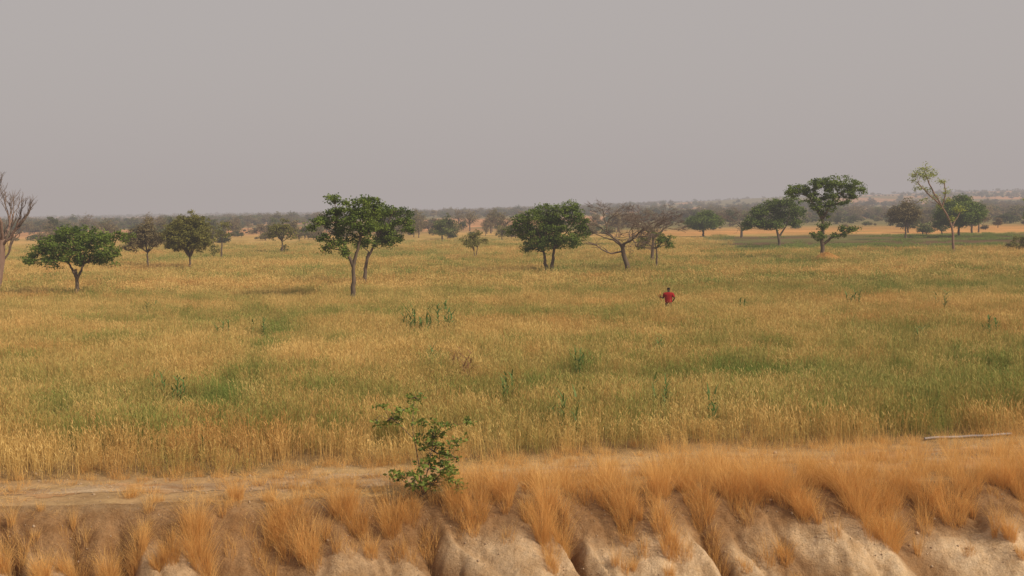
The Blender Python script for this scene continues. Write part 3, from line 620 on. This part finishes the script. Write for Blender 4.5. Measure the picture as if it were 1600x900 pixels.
# irrigation pipe lying at the crop edge
g = Geo(); u = np.linspace(0, 1, 14); px = 10.4+2.4*u; py = 27.75+.40*u+.05*np.sin(u*6)
py = np.minimum(py, field_edge(px)+.2)
tube(g, np.stack([px, py, height(px, py)+.05], 1), np.full(14, .03), 10)
m_ = simple('pipe_plastic', (.24, .22, .22), (.34, .31, .30), 3, rough=.7, bs=.05)
new_obj('irrigation_pipe', g.mesh('irrigation_pipe', [m_], True), label='grey irrigation pipe lying at the crop edge', category='pipe')

# ------------------------------------------------------------------ person
def skin_obj(name, chains, m, parent=None, sub=2, root=0):
    V = []; E = []; R = []
    for ch in chains:
        prev = None
        for q in ch:
            if isinstance(q, int): prev = q; continue
            V.append(q[:3]); R.append((q[3], q[4] if len(q) > 4 else q[3]))
            if prev is not None: E.append((prev, len(V)-1))
            prev = len(V)-1
    me = bpy.data.meshes.new(name); me.from_pydata(V, E, []); me.materials.append(m)
    o = new_obj(name, me, parent)
    sk = o.modifiers.new('Skin', 'SKIN'); sk.use_smooth_shade = True
    for i, r in enumerate(R):
        me.skin_vertices[0].data[i].radius = r; me.skin_vertices[0].data[i].use_root = (i == root)
    ms = o.modifiers.new('Sub', 'SUBSURF'); ms.levels = sub; ms.render_levels = sub
    return o
M_skin = simple('skin', (.055, .03, .02), (.075, .042, .028), 20, .55, .1)
M_red = simple('red_shirt', (.26, .012, .014), (.36, .018, .02), 5, .85, .5, .03)
M_trous = simple('trousers', (.018, .018, .025), (.03, .03, .038), 5, .9, .4, .02)
M_hair = simple('hair', (.008, .007, .006), (.014, .012, .01), 60, .9, .6, .01)
px, py = 8.23, 57.6
per = empty('person', (px, py, float(height(px, py))), label='person in dark red t-shirt seen from behind, hand on hip', category='person')
per.rotation_euler = (0, 0, math.radians(-12))
body = [[(0, 0, .95, .155, .11), (0, 0, 1.08, .145, .10), (0, .01, 1.25, .165, .105), (0, .03, 1.38, .17, .10), (0, .05, 1.455, .07, .065), (0, .08, 1.52, .058, .058), (0, .105, 1.58, .070, .08), (0, .125, 1.635, .080, .095), (0, .125, 1.695, .052, .06)],
        [7, (0, .215, 1.61, .014, .016)],
        [7, (.09, .115, 1.63, .012, .02)], [7, (-.09, .115, 1.63, .012, .02)],
        [3, (.195, .02, 1.39, .065, .06), (.26, -.03, 1.28, .050, .050), (.325, -.06, 1.16, .040, .040), (.28, -.01, 1.08, .037, .037), (.235, .04, 1.02, .025, .03), (.21, .07, .985, .034, .018)],
        [3, (-.195, .02, 1.39, .065, .06), (-.24, .02, 1.28, .050, .050), (-.27, .04, 1.15, .040, .040), (-.35, .14, 1.17, .035, .035), (-.41, .23, 1.20, .024, .027), (-.43, .29, 1.21, .018, .034)],
        [0, (.10, 0, .86, .095, .095), (.11, .01, .68, .08, .08), (.12, .02, .48, .055, .058), (.125, 0, .32, .056, .06), (.13, -.01, .10, .036, .038), (.13, .0, .045, .04, .04), (.14, .12, .03, .042, .028), (.145, .18, .025, .03, .02)],
        [0, (-.10, 0, .86, .095, .095), (-.11, .03, .68, .08, .08), (-.12, .06, .48, .055, .058), (-.125, .05, .32, .056, .06), (-.13, .03, .10, .036, .038), (-.13, .04, .045, .04, .04), (-.14, .16, .03, .042, .028), (-.145, .22, .025, .03, .02)]]
cntv = 0; palms = []
for ci, ch in enumerate(body):
    cntv += sum(not isinstance(q, int) for q in ch)
    if ci in (4, 5): palms.append(cntv-1)
for f_i, (dx, L) in enumerate([(-.027, .9), (-.009, 1.05), (.009, 1.), (.027, .8)]):
    body.append([palms[0], (.195+dx*.3, .10, .965+dx, .009), (.175+dx*.2, .10+.032*L, .955+dx, .0085), (.145, .10+.05*L, .95+dx, .008)])
body.append([palms[0], (.235, .06, .955, .010), (.215, .045, .925, .009)])
for f_i, (dz, L) in enumerate([(.03, .9), (.01, 1.), (-.01, .97), (-.03, .8)]):
    body.append([palms[1], (-.455, .325, 1.21+dz, .009), (-.475, .345*1+.01*L, 1.205+dz, .0085), (-.50, .325, 1.20+dz, .008)])
body.append([palms[1], (-.46, .28, 1.245, .010), (-.49, .30, 1.25, .009)])
skin_obj('body', body, M_skin, per)
skin_obj('shirt', [[(0, 0, .88, .215, .15), (0, 0, 1.0, .215, .145), (0, 0, 1.12, .215, .14), (0, .01, 1.27, .23, .145), (0, .03, 1.385, .225, .135), (0, .05, 1.455, .10, .085)],
         [4, (.215, .02, 1.38, .10, .085), (.26, -.03, 1.28, .085, .078), (.30, -.05, 1.20, .075, .07)],
         [4, (-.215, .02, 1.38, .10, .085), (-.24, .02, 1.28, .085, .078), (-.26, .03, 1.20, .075, .07)]], M_red, per)
skin_obj('trousers', [[(0, 0, .93, .17, .125), (0, 0, .86, .16, .12)], [1, (.105, 0, .78, .10, .10), (.12, .02, .48, .075, .078), (.13, -.005, .10, .065, .07)], [1, (-.105, .01, .78, .10, .10), (-.12, .06, .48, .075, .078), (-.13, .03, .10, .065, .07)]], M_trous, per)
skin_obj('hair', [[(0, .09, 1.62, .077, .078), (0, .105, 1.66, .088, .092), (0, .115, 1.705, .062, .07)]], M_hair, per)
g = Geo(); nb = 26
blades(g, rng.normal(0, .012, (nb, 3))*np.array([1, 1, 0])+np.array([0, 0, -.25]), rng.uniform(0, 6.28, nb), rng.uniform(.02, .2, nb), rng.uniform(.4, .6, nb), .012, .4, 3, 1.4, tint=rng.uniform(.3, 1, nb))
o = new_obj('wheat_bunch', g.mesh('wheat_bunch', [M_dry]), label='small bunch of cut wheat held in a hand', category='wheat')
o.matrix_world = Matrix.Translation((px, py, per.location.z)) @ Matrix.Rotation(math.radians(-12), 4, 'Z') @ Matrix.Translation((-.475, .32, 1.22)) @ Matrix.Rotation(-.35, 4, 'Y')

# ------------------------------------------------------------------ air haze (dust-laden slab, scattered light put in as emission) and world
SIG = 1/1450.
g = Geo(); k = 48; th = np.arange(k)*2*math.pi/k; R = 4550
V = np.concatenate([np.stack([R*np.cos(th), R*np.sin(th), np.full(k, -20.)], 1), np.stack([R*np.cos(th), R*np.sin(th), np.full(k, 90.)], 1), [[0, 0, -20.], [0, 0, 90.]]])
j = np.arange(k); j2 = (j+1) % k
g.V.append(V); g.n = len(V)
g.F.append(np.stack([j, j2, j2+k, j+k], 1)); g.M.append(np.zeros(k, int))
g.F.append(np.concatenate([np.stack([j2, j, np.full(k, 2*k)], 1), np.stack([j+k, j2+k, np.full(k, 2*k+1)], 1)])); g.M.append(np.zeros(2*k, int))
hm_ = bpy.data.materials.new('dusty_air_glow'); hm_.use_nodes = True; nt = hm_.node_tree; nt.nodes.clear()
out = N(nt, 'ShaderNodeOutputMaterial'); ab = N(nt, 'ShaderNodeVolumeAbsorption'); em = N(nt, 'ShaderNodeEmission'); ad = N(nt, 'ShaderNodeAddShader')
ab.inputs['Color'].default_value = (0, 0, 0, 1); ab.inputs['Density'].default_value = SIG
em.inputs['Color'].default_value = (.412, .368, .356, 1); em.inputs['Strength'].default_value = SIG  # even volume glow stands in for daylight scattered by the haze
nt.links.new(ab.outputs[0], ad.inputs[0]); nt.links.new(em.outputs[0], ad.inputs[1]); nt.links.new(ad.outputs[0], out.inputs['Volume'])
o = new_obj('haze_slab', g.mesh('haze_slab', [hm_]), kind='structure', label='slab of hazy dust-laden air, scattered light put in as emission')

az = Vector((.86, -.5, 0)).normalized(); el = math.radians(38)
sd = Vector((az.x*math.cos(el), az.y*math.cos(el), math.sin(el)))
ld = bpy.data.lights.new('sun', 'SUN'); ld.energy = 4.3; ld.angle = math.radians(1.0); ld.color = (1., .87, .69)
lo = bpy.data.objects.new('sun', ld); COL.objects.link(lo); lo.rotation_euler = sd.to_track_quat('Z', 'Y').to_euler(); lo.location = (30, -20, 60)
w = bpy.data.worlds.new('World'); scene.world = w; w.use_nodes = True; nt = w.node_tree
bg = nt.nodes['Background']; st = N(nt, 'ShaderNodeTexSky'); st.sky_type = 'NISHITA'; st.sun_disc = False
st.sun_elevation = el; st.sun_rotation = math.atan2(az.x, az.y); st.dust_density = 6; st.air_density = 1.5
bg.inputs['Strength'].default_value = .1
c = mixc(nt, .92, st.outputs[0], (4.80, 4.44, 4.32))
nt.links.new(c, bg.inputs['Color'])

# ------------------------------------------------------------------ camera
cam = bpy.data.cameras.new('camera'); cam.sensor_width = 36; cam.lens = 36*1715/1600; cam.clip_start = .1; cam.clip_end = 12000
co = bpy.data.objects.new('camera', cam); COL.objects.link(co)
co.matrix_world = Matrix.Translation((0, 0, 6)) @ Matrix.Rotation(math.radians(90-4.14), 4, 'X') @ Matrix.Rotation(math.radians(-.82), 4, 'Z')
scene.camera = co
